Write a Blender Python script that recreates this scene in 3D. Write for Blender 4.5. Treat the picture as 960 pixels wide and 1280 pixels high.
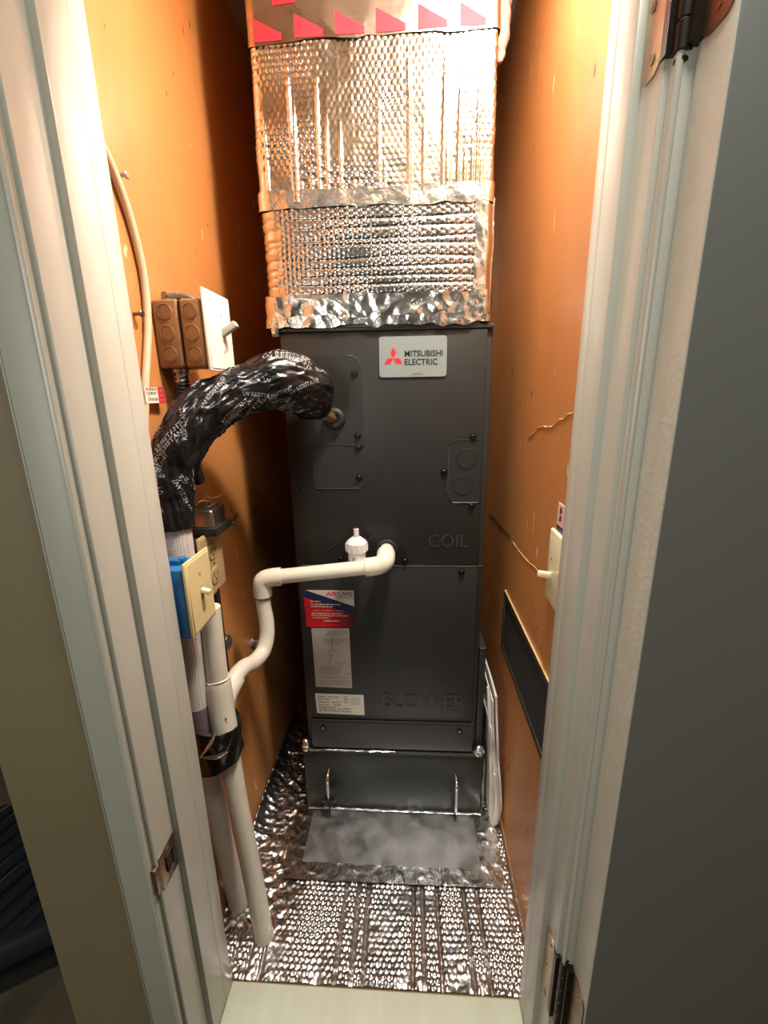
import bpy, bmesh, math, random
import numpy as np
from mathutils import Vector, Matrix, noise
random.seed(7)
rng = np.random.default_rng(7)
for o in list(bpy.data.objects): bpy.data.objects.remove(o)
S = bpy.context.scene
COL = S.collection
LIFT = 1.65          # everything is laid out with the lens at z = 0, then lifted so the room floor is z = 0

# ------------------------------------------------------------------ camera, world, lights, exposure
cam = bpy.data.cameras.new('camera'); co = bpy.data.objects.new('camera', cam); COL.objects.link(co)
cam.sensor_fit = 'VERTICAL'; cam.sensor_height = 24.0; cam.lens = 24.0*555/1280; cam.clip_start = .02
R = np.array([[.998229581, -.000452622, -.0594768760], [.0572943314, -.261186620, .963586482], [-.0159707053, -.965288218, -.260698278]])
co.matrix_world = Matrix((( R[0,0], -R[0,1], -R[0,2], 0), (R[1,0], -R[1,1], -R[1,2], 0), (R[2,0], -R[2,1], -R[2,2], 0), (0,0,0,1)))
S.camera = co
W = bpy.data.worlds.new('world'); S.world = W; W.use_nodes = True
W.node_tree.nodes['Background'].inputs[0].default_value = (1, .97, .90, 1)
W.node_tree.nodes['Background'].inputs[1].default_value = .16
def light(name, kind, loc, power, color, size=.03, rot=(0,0,0), size_y=None):
    l = bpy.data.lights.new(name, kind); l.energy = power; l.color = color
    if kind == 'AREA':
        l.size = size
        if size_y: l.shape = 'RECTANGLE'; l.size_y = size_y
    else: l.shadow_soft_size = size
    o = bpy.data.objects.new(name, l); o.location = loc; o.rotation_euler = rot; COL.objects.link(o); return o
light('closet_bulb', 'POINT', (.165, .625, .66), 3.6, (1, .91, .80), .022)
light('closet_down_fill', 'AREA', (.150, .64, .80), 10.5, (1, .91, .80), .10)  # added beside the bulb to spread light evenly down to the floor
light('doorway_fill', 'AREA', (.14, .20, .84), 4, (.97, 1, .92), .28)  # unseen fill added outside the doorway to brighten sill and lower closet
light('rear_fill', 'AREA', (-1.1, -1.2, .15), 9, (1, .97, .88), .8, (math.radians(82), 0, math.radians(-24)))  # unseen soft fill added behind the camera for door, chair and casing
S.view_settings.view_transform = 'Standard'; S.view_settings.look = 'None'
S.view_settings.gamma = 1; S.view_settings.use_curve_mapping = False
S.view_settings.exposure = 0.8

# ------------------------------------------------------------------ materials
def mat(name, color, rough=.5, metal=0, spec=.5, var=0, var_scale=6, var_col=None, bump=0, bump_scale=80, stretch=(1,1,1), detail=4, coat=0, rvar=0, alpha=1, trans=0):
    m = bpy.data.materials.new(name); m.use_nodes = True
    nt = m.node_tree; b = nt.nodes['Principled BSDF']
    b.inputs['Base Color'].default_value = (*color, 1); b.inputs['Roughness'].default_value = rough
    b.inputs['Metallic'].default_value = metal; b.inputs['Specular IOR Level'].default_value = spec
    b.inputs['Coat Weight'].default_value = coat; b.inputs['Alpha'].default_value = alpha
    b.inputs['Transmission Weight'].default_value = trans
    tc = nt.nodes.new('ShaderNodeTexCoord'); mp = nt.nodes.new('ShaderNodeMapping'); mp.inputs['Scale'].default_value = stretch
    nt.links.new(tc.outputs['Object'], mp.inputs[0])
    def nz(sc, d=detail):
        n = nt.nodes.new('ShaderNodeTexNoise'); n.inputs['Scale'].default_value = sc; n.inputs['Detail'].default_value = d
        nt.links.new(mp.outputs[0], n.inputs['Vector']); return n
    if var:
        n = nz(var_scale); r = nt.nodes.new('ShaderNodeMapRange'); r.inputs[1].default_value = .35; r.inputs[2].default_value = .65
        r.inputs[3].default_value = 0; r.inputs[4].default_value = var
        nt.links.new(n.outputs[0], r.inputs[0])
        x = nt.nodes.new('ShaderNodeMix'); x.data_type = 'RGBA'
        x.inputs[6].default_value = (*color, 1); x.inputs[7].default_value = (*(var_col or tuple(c*.6 for c in color)), 1)
        nt.links.new(r.outputs[0], x.inputs[0]); nt.links.new(x.outputs[2], b.inputs['Base Color'])
    if rvar:
        n = nz(var_scale*1.7); r = nt.nodes.new('ShaderNodeMapRange'); r.inputs[1].default_value = .35; r.inputs[2].default_value = .65
        r.inputs[3].default_value = max(.02, rough-rvar); r.inputs[4].default_value = rough+rvar
        nt.links.new(n.outputs[0], r.inputs[0]); nt.links.new(r.outputs[0], b.inputs['Roughness'])
    if bump:
        n = nz(bump_scale); bp = nt.nodes.new('ShaderNodeBump'); bp.inputs['Strength'].default_value = bump; bp.inputs['Distance'].default_value = .004
        nt.links.new(n.outputs[0], bp.inputs['Height']); nt.links.new(bp.outputs[0], b.inputs['Normal'])
    return m
def wall_mat(name, color, dark, light_c):
    m = mat(name, color, .36, spec=.5, var=.55, var_scale=3.2, var_col=dark, bump=.12, bump_scale=22, stretch=(1,1,.6), rvar=.06)
    nt = m.node_tree; b = nt.nodes['Principled BSDF']; tc = [n for n in nt.nodes if n.type == 'TEX_COORD'][0]
    prev = b.inputs['Base Color'].links[0].from_socket
    for sc, st, lo, hi, c in ((46, (1,1,.35), (.745), .758, light_c), (60, (1,1,.5), .75, .765, (.10,.035,.012))):   # chips and old specks in the paint
        mp = nt.nodes.new('ShaderNodeMapping'); mp.inputs['Scale'].default_value = st; nt.links.new(tc.outputs['Object'], mp.inputs[0])
        n = nt.nodes.new('ShaderNodeTexNoise'); n.inputs['Scale'].default_value = sc; n.inputs['Detail'].default_value = 1.5
        nt.links.new(mp.outputs[0], n.inputs['Vector'])
        r = nt.nodes.new('ShaderNodeMapRange'); r.inputs[1].default_value = lo; r.inputs[2].default_value = hi; nt.links.new(n.outputs[0], r.inputs[0])
        x = nt.nodes.new('ShaderNodeMix'); x.data_type = 'RGBA'; x.inputs[7].default_value = (*c, 1)
        nt.links.new(r.outputs[0], x.inputs[0]); nt.links.new(prev, x.inputs[6]); prev = x.outputs[2]
    nt.links.new(prev, b.inputs['Base Color']); return m
M = dict(
 orange=wall_mat('orange_wall_paint', (.56,.238,.076), (.46,.178,.052), (.75,.5,.28)),
 trim=mat('cream_gloss_trim', (.46,.445,.385), .28, var=.2, var_scale=5, var_col=(.41,.385,.32), bump=.05, bump_scale=30),
 trimtex=mat('brushed_white_edge', (.50,.475,.40), .35, bump=.16, bump_scale=170, var=.15, var_scale=40),
 casing=mat('grey_green_casing', (.36,.36,.30), .45, bump=.05, bump_scale=60),
 doorgrey=mat('grey_door_paint', (.15,.147,.13), .42, var=.15, var_scale=3, bump=.02, bump_scale=150),
 olive=mat('taupe_room_wall', (.19,.155,.085), .6, var=.2, var_scale=4, bump=.1, bump_scale=120),
 roomwhite=mat('room_plaster', (.34,.33,.29), .7, bump=.1, bump_scale=90),
 tan=mat('tan_room_floor', (.26,.21,.14), .6, var=.4, var_scale=8, bump=.1, bump_scale=60),
 sill=mat('pale_painted_sill', (.60,.62,.50), .38, var=.35, var_scale=14, var_col=(.50,.50,.40), stretch=(3,.4,1), bump=.05),
 plat=mat('platform_board', (.35,.24,.13), .7),
 unit=mat('charcoal_powder_coat', (.021,.0215,.0205), .42, spec=.42, bump=.05, bump_scale=500, var=.2, var_scale=5),
 unitlip=mat('charcoal_lip', (.035,.036,.035), .38),
 groove=mat('dark_groove', (.004,.004,.004), .8),
 edge=mat('bare_metal_edge', (.30,.30,.28), .35, metal=.8),
 screw=mat('black_screw', (.012,.012,.012), .3, metal=.5),
 steel=mat('galvanized_steel', (.45,.45,.44), .35, metal=1, var=.3, var_scale=60),
 agedlight=mat('worn_gold_hinge', (.52,.42,.28), .33, metal=.9, var=.5, var_scale=30, var_col=(.36,.24,.16)),
 aged=mat('aged_brass_steel', (.30,.20,.14), .34, metal=.95, var=.5, var_scale=60, var_col=(.12,.07,.05)),
 darksteel=mat('dark_knuckle', (.05,.04,.035), .35, metal=.9),
 foil=mat('bubble_foil', (.70,.675,.665), .20, metal=1, bump=.12, bump_scale=200),
 foilfloor=mat('dusty_floor_foil', (.62,.61,.605), .30, metal=1, bump=.12, bump_scale=200),
 tape=mat('foil_tape', (.80,.79,.77), .24, metal=1, bump=.32, bump_scale=80, detail=2),
 film=mat('plain_foil_band', (.62,.52,.46), .24, metal=1, bump=.25, bump_scale=34, detail=2),
 redmark=mat('red_print', (.60,.03,.045), .55, metal=0, spec=.15, bump=.1, bump_scale=60),
 sheet=mat('dull_sheet_metal', (.46,.47,.47), .42, metal=1, var=.55, var_scale=11, var_col=(.52,.52,.52), bump=.03, bump_scale=16, rvar=.10),
 plenum=mat('black_plenum_metal', (.035,.037,.036), .34, metal=.2, var=.2, var_scale=6),
 chrome=mat('chrome_handle', (.75,.75,.73), .15, metal=1),
 ties=mat('black_wire_tie', (.01,.01,.01), .4),
 vinyl=mat('black_vinyl_tape', (.007,.007,.008), .26, spec=.42, bump=.22, bump_scale=50, detail=2),
 print=mat('white_print', (.26,.26,.26), .5),
 meshins=mat('white_mesh_insulation', (.60,.55,.50), .55),
 grey_tape=mat('mauve_tape', (.16,.12,.13), .3, bump=.3, bump_scale=60),
 pvc=mat('white_pvc', (.72,.66,.55), .24, spec=.5, var=.12, var_scale=12),
 pvcdark=mat('pvc_print', (.10,.10,.11), .6),
 cup=mat('white_plastic_cup', (.72,.68,.66), .4),
 rubber=mat('black_rubber', (.012,.012,.012), .6),
 flex=mat('black_flex_conduit', (.014,.013,.012), .45),
 copper=mat('pale_brass_fitting', (.62,.42,.22), .3, metal=.9),
 brown=mat('brown_painted_box', (.30,.145,.055), .5, var=.35, var_scale=18, bump=.1, bump_scale=60),
 whiteplate=mat('white_switch_plate', (.82,.77,.66), .38),
 ivory=mat('ivory_plate', (.66,.53,.27), .38),
 ivorydark=mat('beige_dusty_plate', (.46,.32,.16), .5, var=.4, var_scale=30),
 ivorylight=mat('ivory_toggle', (.78,.70,.48), .35),
 greytoggle=mat('grey_toggle', (.45,.43,.38), .35),
 blue=mat('blue_plastic_box', (.022,.15,.36), .42),
 romex=mat('beige_cable_sheath', (.56,.44,.29), .45),
 red=mat('red_label', (.62,.02,.025), .45),
 labelwhite=mat('label_white', (.66,.63,.55), .5),
 logoplate=mat('silver_logo_plate', (.29,.335,.335), .32, metal=.25),
 logored=mat('logo_red', (.85,.02,.03), .4),
 black=mat('black_ink', (.01,.01,.012), .5),
 navy=mat('navy_ink', (.012,.018,.10), .4),
 darkred=mat('deep_red_ink', (.30,.006,.01), .4),
 paper=mat('creased_grey_paper', (.42,.38,.33), .6, var=.3, var_scale=30),
 ink=mat('grey_ink', (.20,.18,.155), .6),
 ink2=mat('pale_ink', (.27,.25,.22), .6),
 vent=mat('black_vent_foam', (.018,.017,.015), .7, bump=1, bump_scale=260),
 ventframe=mat('dark_vent_frame', (.030,.027,.022), .5),
 wrap=mat('folded_white_sheet', (.70,.66,.62), .35, bump=.1, bump_scale=40),
 crack=mat('exposed_plaster_line', (.70,.42,.18), .6),
 crackdark=mat('dark_crack', (.02,.01,.006), .7),
 pink=mat('pink_fibre', (.55,.25,.22), .9, bump=.6, bump_scale=90),
 seatfab=mat('navy_black_fabric', (.016,.021,.034), .7, bump=.2, bump_scale=300),
 chairframe=mat('black_chair_frame', (.010,.014,.015), .35),
 lightline=mat('pale_edge_piping', (.20,.18,.15), .5),
 pinklabel=mat('pink_white_label', (.72,.55,.55), .5),
)
# woven relief of the white pipe insulation
nt = M['meshins'].node_tree; b = nt.nodes['Principled BSDF']; tc = [n for n in nt.nodes if n.type == 'TEX_COORD'][0]
w1 = nt.nodes.new('ShaderNodeTexWave'); w1.bands_direction = 'Z'; w1.inputs['Scale'].default_value = 95
w2 = nt.nodes.new('ShaderNodeTexWave'); w2.bands_direction = 'X'; w2.inputs['Scale'].default_value = 95
ad = nt.nodes.new('ShaderNodeMath'); ad.operation = 'MULTIPLY'; bp = nt.nodes.new('ShaderNodeBump'); bp.inputs['Strength'].default_value = .6; bp.inputs['Distance'].default_value = .002
for w in (w1, w2): nt.links.new(tc.outputs['Object'], w.inputs['Vector'])
nt.links.new(w1.outputs['Fac'], ad.inputs[0]); nt.links.new(w2.outputs['Fac'], ad.inputs[1]); nt.links.new(ad.outputs[0], bp.inputs['Height']); nt.links.new(bp.outputs[0], b.inputs['Normal'])

# ------------------------------------------------------------------ builders
class MB:
    def __init__(s): s.v = []; s.f = []
    def add(s, v, f):
        n = len(s.v); s.v += [tuple(map(float, p)) for p in v]; s.f += [tuple(i+n for i in q) for q in f]; return s
    def box(s, x0, x1, y0, y1, z0, z1, bev=0, seg=2, mtx=None):
        bm = bmesh.new(); bmesh.ops.create_cube(bm, size=1)
        bmesh.ops.scale(bm, vec=(abs(x1-x0), abs(y1-y0), abs(z1-z0)), verts=bm.verts)
        if bev: bmesh.ops.bevel(bm, geom=bm.edges[:], offset=bev, segments=seg, affect='EDGES', profile=.5)
        bmesh.ops.translate(bm, vec=((x0+x1)/2, (y0+y1)/2, (z0+z1)/2), verts=bm.verts)
        if mtx: bmesh.ops.transform(bm, matrix=mtx, verts=bm.verts)
        bm.verts.index_update(); s.add([v.co for v in bm.verts], [[v.index for v in f.verts] for f in bm.faces]); bm.free(); return s
    def tube(s, pts, rad, n=16, cap=True, sub=0):
        pts = [Vector(p) for p in pts]
        if sub: pts, rad = spline(pts, rad, sub)
        if not hasattr(rad, '__len__'): rad = [rad]*len(pts)
        fr = frames(pts); base = len(s.v)
        for p, (t, a, b_), r in zip(pts, fr, rad):
            for k in range(n):
                q = 2*math.pi*k/n; s.v.append(tuple(p + (a*math.cos(q) + b_*math.sin(q))*r))
        for i in range(len(pts)-1):
            for k in range(n):
                s.f.append((base+i*n+k, base+i*n+(k+1)%n, base+(i+1)*n+(k+1)%n, base+(i+1)*n+k))
        if cap:
            s.f.append(tuple(base+k for k in range(n))[::-1]); s.f.append(tuple(base+(len(pts)-1)*n+k for k in range(n)))
        return s
    def cyl(s, c, axis, r, h, n=20, bev=0, r2=None):
        a = Vector(axis).normalized(); c = Vector(c); r2 = r if r2 is None else r2
        if bev: return s.tube([c, c+a*bev, c+a*(h-bev), c+a*h], [r-bev, r, r2, r2-bev], n)
        return s.tube([c, c+a*h], [r, r2], n)
    def poly(s, outline, fn0, fn1):          # extruded outline: fn0 front face, fn1 back face
        n = len(outline); base = len(s.v)
        s.v += [tuple(fn0(*p)) for p in outline] + [tuple(fn1(*p)) for p in outline]
        s.f.append(tuple(range(base, base+n))); s.f.append(tuple(range(base+2*n-1, base+n-1, -1)))
        for i in range(n): s.f.append((base+i, base+n+i, base+n+(i+1) % n, base+(i+1) % n))
        return s
    def torus(s, c, axis, r, t, n=24, m=6):
        a = Vector(axis).normalized(); u = a.orthogonal().normalized(); w = a.cross(u); c = Vector(c); base = len(s.v)
        for i in range(n):
            q = 2*math.pi*i/n; d = u*math.cos(q)+w*math.sin(q)
            for j in range(m):
                e = 2*math.pi*j/m; s.v.append(tuple(c + d*(r+t*math.cos(e)) + a*t*math.sin(e)))
        for i in range(n):
            for j in range(m): s.f.append((base+i*m+j, base+((i+1) % n)*m+j, base+((i+1) % n)*m+(j+1) % m, base+i*m+(j+1) % m))
        return s
def spline(pts, rad, sub):
    P = [pts[0]*2-pts[1]] + list(pts) + [pts[-1]*2-pts[-2]]; hr = hasattr(rad, '__len__')
    Rr = [rad[0]] + list(rad) + [rad[-1]] if hr else None; o = []; ro = []
    for i in range(1, len(P)-2):
        for k in range(sub):
            t = k/sub; h = lambda a, b, c, d: .5*((2*b) + (c-a)*t + (2*a-5*b+4*c-d)*t*t + (3*b-a-3*c+d)*t**3)
            o.append(h(P[i-1], P[i], P[i+1], P[i+2]))
            if hr: ro.append(h(Rr[i-1], Rr[i], Rr[i+1], Rr[i+2]))
    o.append(pts[-1]); 
    if hr: ro.append(rad[-1])
    return o, (ro if hr else rad)
def frames(pts):
    out = []; n = len(pts); a = None
    for i in range(n):
        t = (pts[min(i+1, n-1)]-pts[max(i-1, 0)]).normalized()
        a = t.orthogonal().normalized() if a is None else (a - t*a.dot(t)).normalized()
        out.append((t, a, t.cross(a)))
    return out
def origin_of(o):
    v = Vector(o.location)
    while o.parent: o = o.parent; v += Vector(o.location)
    return v
def tag(o, label=None, cat=None, group=None, kind=None):
    for k, v in (('label', label), ('category', cat), ('group', group), ('kind', kind)):
        if v: o[k] = v
    return o
def link_mesh(name, me, m, parent=None, smooth=40, org=None):
    o = bpy.data.objects.new(name, me); COL.objects.link(o); me.materials.append(m)
    if parent:
        o.parent = parent; org = Vector(origin_of(parent)); off = -org
    else:
        if org is None:
            c = np.array([v.co[:] for v in me.vertices]); org = Vector(((c[:,0].min()+c[:,0].max())/2, (c[:,1].min()+c[:,1].max())/2, c[:,2].min()))
        o.location = org; off = -Vector(org)
    me.transform(Matrix.Translation(off))
    if smooth:
        me.shade_smooth()
        if smooth < 180: me.set_sharp_from_angle(angle=math.radians(smooth))
    return o
def build(name, mb, m, parent=None, smooth=40, label=None, cat=None, group=None, kind=None, org=None, fix=True):
    me = bpy.data.meshes.new(name); me.from_pydata(mb.v, [], mb.f)
    if fix:
        bm = bmesh.new(); bm.from_mesh(me); bmesh.ops.recalc_face_normals(bm, faces=bm.faces); bm.to_mesh(me); bm.free()
    me.update(); return tag(link_mesh(name, me, m if not isinstance(m, str) else M[m], parent, smooth, org), label, cat, group, kind)
def thing(name, loc, label, cat, group=None):
    o = bpy.data.objects.new(name, None); o.location = loc; COL.objects.link(o); return tag(o, label, cat, group)
def struct(name, mb, m, parent=None, smooth=30): return build(name, mb, m, parent, smooth, kind=None if parent else 'structure')
def grid(name, X, Y, Z, m, parent=None, smooth=180, **kw):
    nu, nv = X.shape; me = bpy.data.meshes.new(name)
    co_ = np.stack([X, Y, Z], -1).reshape(-1, 3).astype(np.float32)
    i = np.arange(nu*nv).reshape(nu, nv); q = np.stack([i[:-1,:-1], i[1:,:-1], i[1:,1:], i[:-1,1:]], -1).reshape(-1)
    me.vertices.add(nu*nv); me.vertices.foreach_set('co', co_.ravel())
    me.loops.add(len(q)); me.loops.foreach_set('vertex_index', q.astype(np.int32))
    nf = len(q)//4; me.polygons.add(nf); me.polygons.foreach_set('loop_start', np.arange(0, 4*nf, 4, dtype=np.int32))
    me.update(calc_edges=True); me.validate()
    o = link_mesh(name, me, M[m], parent, smooth, kw.pop('org', None)); return tag(o, **kw)
# text as 2-D triangles, cap height 1
_tc = {}
def text2d(s, bold=0.0, res=2, space=1.0):
    key = (s, bold, res, space)
    if key in _tc: return _tc[key]
    cu = bpy.data.curves.new('t', 'FONT'); cu.body = s; cu.size = 1; cu.resolution_u = res; cu.offset = bold; cu.space_character = space
    ob = bpy.data.objects.new('t', cu); COL.objects.link(ob); dg = bpy.context.evaluated_depsgraph_get()
    me = ob.evaluated_get(dg).to_mesh(); v = np.array([p.co[:2] for p in me.vertices]).reshape(-1, 2); f = [tuple(p.vertices) for p in me.polygons]
    bpy.data.objects.remove(ob); bpy.data.curves.remove(cu)
    cap = .7; v = v/cap; v[:,0] -= v[:,0].min()
    _tc[key] = (v, f); return _tc[key]
def put_text(mb, s, cap, fn, bold=0, width=None, res=2, space=1.0):
    v, f = text2d(s, bold, res, space); v = v*cap
    if width: v = v.copy(); v[:,0] *= width/(v[:,0].max() or 1)
    mb.add([fn(a, b_) for a, b_ in v], f)
def rrect(x0, x1, z0, z1, r, n=5, corners=(1,1,1,1)):   # BL BR TR TL
    o = []
    for (cx, cz, a0), on in zip(((x0, z0, 180), (x1, z0, 270), (x1, z1, 0), (x0, z1, 90)), corners):
        if not on: o.append((cx, cz)); continue
        mx = cx + (r if cx == x0 else -r); mz = cz + (r if cz == z0 else -r)
        for k in range(n+1):
            a = math.radians(a0+90*k/n); o.append((mx+r*math.cos(a), mz+r*math.sin(a)))
    return o
# smooth 2-D noise on arrays
def vnoise(x, y, seed=0):
    r = np.random.default_rng(seed); T = r.random((64, 64)); xi = np.floor(x).astype(int); yi = np.floor(y).astype(int)
    fx = x-xi; fy = y-yi; fx = fx*fx*(3-2*fx); fy = fy*fy*(3-2*fy); g = lambda a, b_: T[a % 64, b_ % 64]
    return (g(xi,yi)*(1-fx)+g(xi+1,yi)*fx)*(1-fy) + (g(xi,yi+1)*(1-fx)+g(xi+1,yi+1)*fx)*fy - .5
def crinkle(x, y, sc, seed=0):       # sharp folded-foil relief, -1..1
    a = vnoise(x*sc, y*sc, seed); b_ = vnoise(x*sc*.8+y*sc*.9, y*sc*.8-x*sc*.9, seed+1); c = vnoise(x*sc*2.3, y*sc*2.3, seed+2)
    return (1-4*np.abs(a)) * .5 + (1-4*np.abs(b_))*.4 + c*.5 - .3
def bubbles(u, v, p):                # hex packed domes 0..1
    ry = p*.866; j = np.round(v/ry); best = np.full(u.shape, 9.)
    for dj in (-1, 0, 1):
        jj = j+dj; ux = u-(jj % 2)*p*.5; d = np.hypot(ux-np.round(ux/p)*p, v-jj*ry); best = np.minimum(best, d)
    return np.sqrt(np.clip(1-(best/(p*.46))**2, 0, 1))

# ------------------------------------------------------------------ room shell
XL, XR, ZP = -.41, .24, -1.095
FZ, CZ = -1.65, .85
struct('floor', MB().box(-2.6, 2.2, -2.4, 2.0, FZ-.05, FZ), 'tan')
struct('ceiling', MB().box(-2.6, 2.2, -2.4, 2.0, CZ, CZ+.05), 'roomwhite')
struct('wall_left', MB().box(XL-.02, XL, .585, 1.62, FZ, CZ), 'orange')
wr = struct('wall_right', MB().box(XR, XR+.02, .585, 1.62, FZ, CZ), 'orange')
struct('wall_back', MB().box(XL-.02, XR+.02, 1.6, 1.62, FZ, CZ), 'orange')
struct('platform', MB().box(XL, XR, .575, 1.6, FZ, ZP-.006), 'plat')
struct('wall_front_left', MB().box(-.545, -.372, .452, .575, FZ, CZ).box(-.545, -.43, .575, 1.62, FZ, CZ), 'olive')
struct('wall_front_right', MB().box(.232, 1.6, .470, .575, FZ, CZ).box(.262, 1.6, .575, 1.62, FZ, CZ), 'olive')
struct('wall_front_top', MB().box(-.372, .232, .470, .575, .52, CZ), 'olive')
struct('wall_front_base', MB().box(-.356, .213, .46, .575, FZ, ZP-.03), 'roomwhite')
struct('wall_room_left', MB().box(-2.62, -2.55, -2.4, 2.0, FZ, CZ), 'roomwhite')
struct('wall_room_far', MB().box(-2.6, -.545, 1.9, 2.0, FZ, CZ), 'roomwhite')
struct('wall_room_right', MB().box(1.6, 1.67, -2.4, 2.0, FZ, CZ), 'roomwhite')
struct('wall_room_behind', MB().box(-2.6, 2.2, -2.46, -2.4, FZ, CZ), 'roomwhite')
# left jamb with stop, casing, strike plate
jl = struct('trim_1', MB().box(-.372, -.355, .452, .575, FZ, .52, .0015), 'trim')
struct('door_stop', MB().box(-.357, -.345, .498, .575, FZ, .51, .002).box(-.3465, -.3446, .545, .575, FZ, .51, .0003), 'trim', jl)
sp = MB(); sp.box(-.3555, -.3535, .455, .496, -.688, -.628, .0008)
sp.box(-.363, -.3535, .4435, .456, -.681, -.636, .0012)
pl = struct('strike_plate', sp, 'aged', jl); pl['label'] = 'worn brass strike plate'
struct('latch_hole', MB().box(-.3536, -.3532, .468, .484, -.672, -.642, .003), 'crackdark', pl)
for z in (-.683, -.634): struct('screw', MB().cyl((-.3536, .476, z), (1,0,0), .0035, .0008, 12), 'steel', pl)
cl = struct('trim_2', MB().box(-.406, -.361, .443, .4525, FZ, .56, .002), 'casing')
cb = MB().tube([(-.3635, .4445, FZ), (-.3635, .4445, .56)], .0034, 10); struct('bead', cb, 'trim', cl)
cb = MB().box(-.4072, -.4055, .442, .4525, FZ, .56, .0006); struct('paint_line', cb, 'casing', cl)
# right jamb
jr = struct('trim_3', MB().box(.212, .232, .470, .575, FZ, .52, .0015), 'trim')
struct('door_stop', MB().box(.202, .214, .508, .575, FZ, .51, .002).box(.2016, .2035, .552, .575, FZ, .51, .0003), 'trim', jr)
cr = struct('trim_4', MB().box(.217, .262, .458, .4705, FZ, .56, .002), 'trim')
struct('bead', MB().tube([(.2195, .4595, FZ), (.2195, .4595, .56)], .0032, 10), 'trim', cr)
struct('trim_5', MB().box(-.372, .232, .470, .575, .51, .525, .001), 'trim')           # head jamb
sl = struct('trim_6', MB().box(-.345, .202, .445, .5755, ZP-.03, ZP-.002, .003), 'sill')
# the open door, folded back against the wall on its hinges
door = struct('door_1', MB().box(.232, .90, .408, .4555, FZ+.01, .505, .0015), 'doorgrey')
struct('door_edge', MB().box(.2308, .2325, .4085, .4552, FZ+.012, .504, .0005), 'trimtex', door)
def hinge(z0, z1):
    h = struct('hinge', MB().poly(rrect(.4735, .5065, z0, z1, .012), lambda y, z: (.2118, y, z), lambda y, z: (.2100, y, z)), 'agedlight', door)
    struct('hinge_leaf', MB().poly(rrect(.411, .450, z0, z1, .012), lambda y, z: (.2306, y, z), lambda y, z: (.2290, y, z)), 'aged', h)
    k = MB(); n = 5; L = (z1-z0-.004)/n
    for i in range(n): k.cyl((.2215, .4615, z0+.002+i*L), (0,0,1), .0072, L-.0008, 18, .0006)
    k.cyl((.2215, .4615, z0-.006), (0,0,1), .0055, .006, 14, .002).cyl((.2215, .4615, z1-.002), (0,0,1), .0055, .007, 14, .002)
    k.box(.2100, .2215, .4650, .4740, z0+.004, z1-.004).box(.2215, .2306, .448, .460, z0+.004, z1-.004)
    struct('knuckle', k, 'darksteel', h)
    for i, z in enumerate((z0+.014, (z0+z1)/2, z1-.014)):
        struct('screw', MB().cyl((.2101, .488+.008*(i % 2), z), (-1,0,0), .0042, .0010, 12), 'aged', h)
        struct('screw', MB().cyl((.2291, .430-.008*(i % 2), z), (-1,0,0), .0042, .0010, 12), 'aged', h)
hinge(.261, .372); hinge(-.925, -.790)

# cracks and scratches in the right wall
def wall_line(pts, w, m, name):
    mb = MB()
    P = []
    for (a, b_) in zip(pts[:-1], pts[1:]):
        for t in np.linspace(0, 1, 5, endpoint=False): P.append((a[0]+(b_[0]-a[0])*t+random.uniform(-.003,.003), a[1]+(b_[1]-a[1])*t+random.uniform(-.002,.002)))
    P.append(pts[-1]); mb.tube([(XR-.0003, y, z) for y, z in P], [w*random.uniform(.4,1.2) for _ in P], 6); struct(name, mb, m, wr)
wall_line([(.66, -.020), (.69, -.033), (.78, -.060), (.86, -.068), (.931, -.096)], .0012, 'crack', 'crack')
wall_line([(.70, -.318), (.80, -.331), (.90, -.340), (.972, -.345), (1.0, -.343)], .0009, 'crack', 'scratch')
wall_line([(1.03, -.338), (1.10, -.345), (1.20, -.350), (1.317, -.361)], .0014, 'crackdark', 'crack')

# ------------------------------------------------------------------ foil bubble wrap on the platform
st = .0019
xs = np.arange(XL+.003, XR-.002, st); ys = np.arange(.578, 1.30, st)
Xg, Yg = np.meshgrid(xs, ys, indexing='ij')
p = .0118
warp = .004*vnoise(Xg*14, Yg*14, 3)
bub = bubbles(Xg+warp, Yg*.98+warp, p)*.0024*np.clip(1+2.0*vnoise(Xg*22,Yg*22,46),.3,2)
crease = np.zeros_like(Xg); keep = np.ones_like(Xg)
for k in range(22):
    q_ = random.uniform(0, 1)**1.6; x0 = XL+.02+k*.030+random.uniform(-.006,.006); d = Xg-x0-.010*vnoise(Yg*4+k, Yg*0+k, 5+k)
    crease += -(.0052*q_)*np.exp(-(d/.0034)**2); keep *= 1-min(.9, 1.6*q_)*np.exp(-(d/.0046)**2)
crk = crinkle(Xg, Yg, 26, 11); crf = crinkle(Xg*.8, Yg, 62, 15); cr2 = crinkle(Xg, Yg, 48, 12)
# flat, crumpled borders beside the pipes and the wall, bubbles elsewhere
flat = np.clip((-.235-Xg)/.05, 0, 1)*np.clip((.92-Yg)/.08, 0, 1)*np.clip((Yg-.62)/.05, 0, 1)
back = np.clip((Yg-.84)/.06,0,1)*np.clip((-.27-Xg)/.02,0,1)
flat = np.maximum(flat, back)
h = bub*keep*(1-.8*flat) + crease*(1-flat) + crk*.0012 + crf*.0011 + (cr2*.0034+crf*.0012)*flat + .004*vnoise(Xg*9, Yg*9, 21) + .0035
wallside = np.clip((-.365-Xg)/.04, 0, 1); h += wallside**2*(.022*np.clip((Yg-.80)/.12, 0, 1)) + .006*wallside*np.abs(crk)
frontedge = np.clip((.60-Yg)/.02, 0, 1); h = h + frontedge*.004*crinkle(Xg, Yg, 45, 31)
under = (Xg > -.285)*(Xg < .198)*(Yg > .79); h = np.where(under, np.minimum(h, .0002), h)
h = np.maximum(h, -.0005)
fl = grid('foil_floor_wrap', Xg, Yg, ZP+h-.004, 'foilfloor', label='silver foil bubble wrap sheet covering the closet platform floor', cat='insulation')
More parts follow.
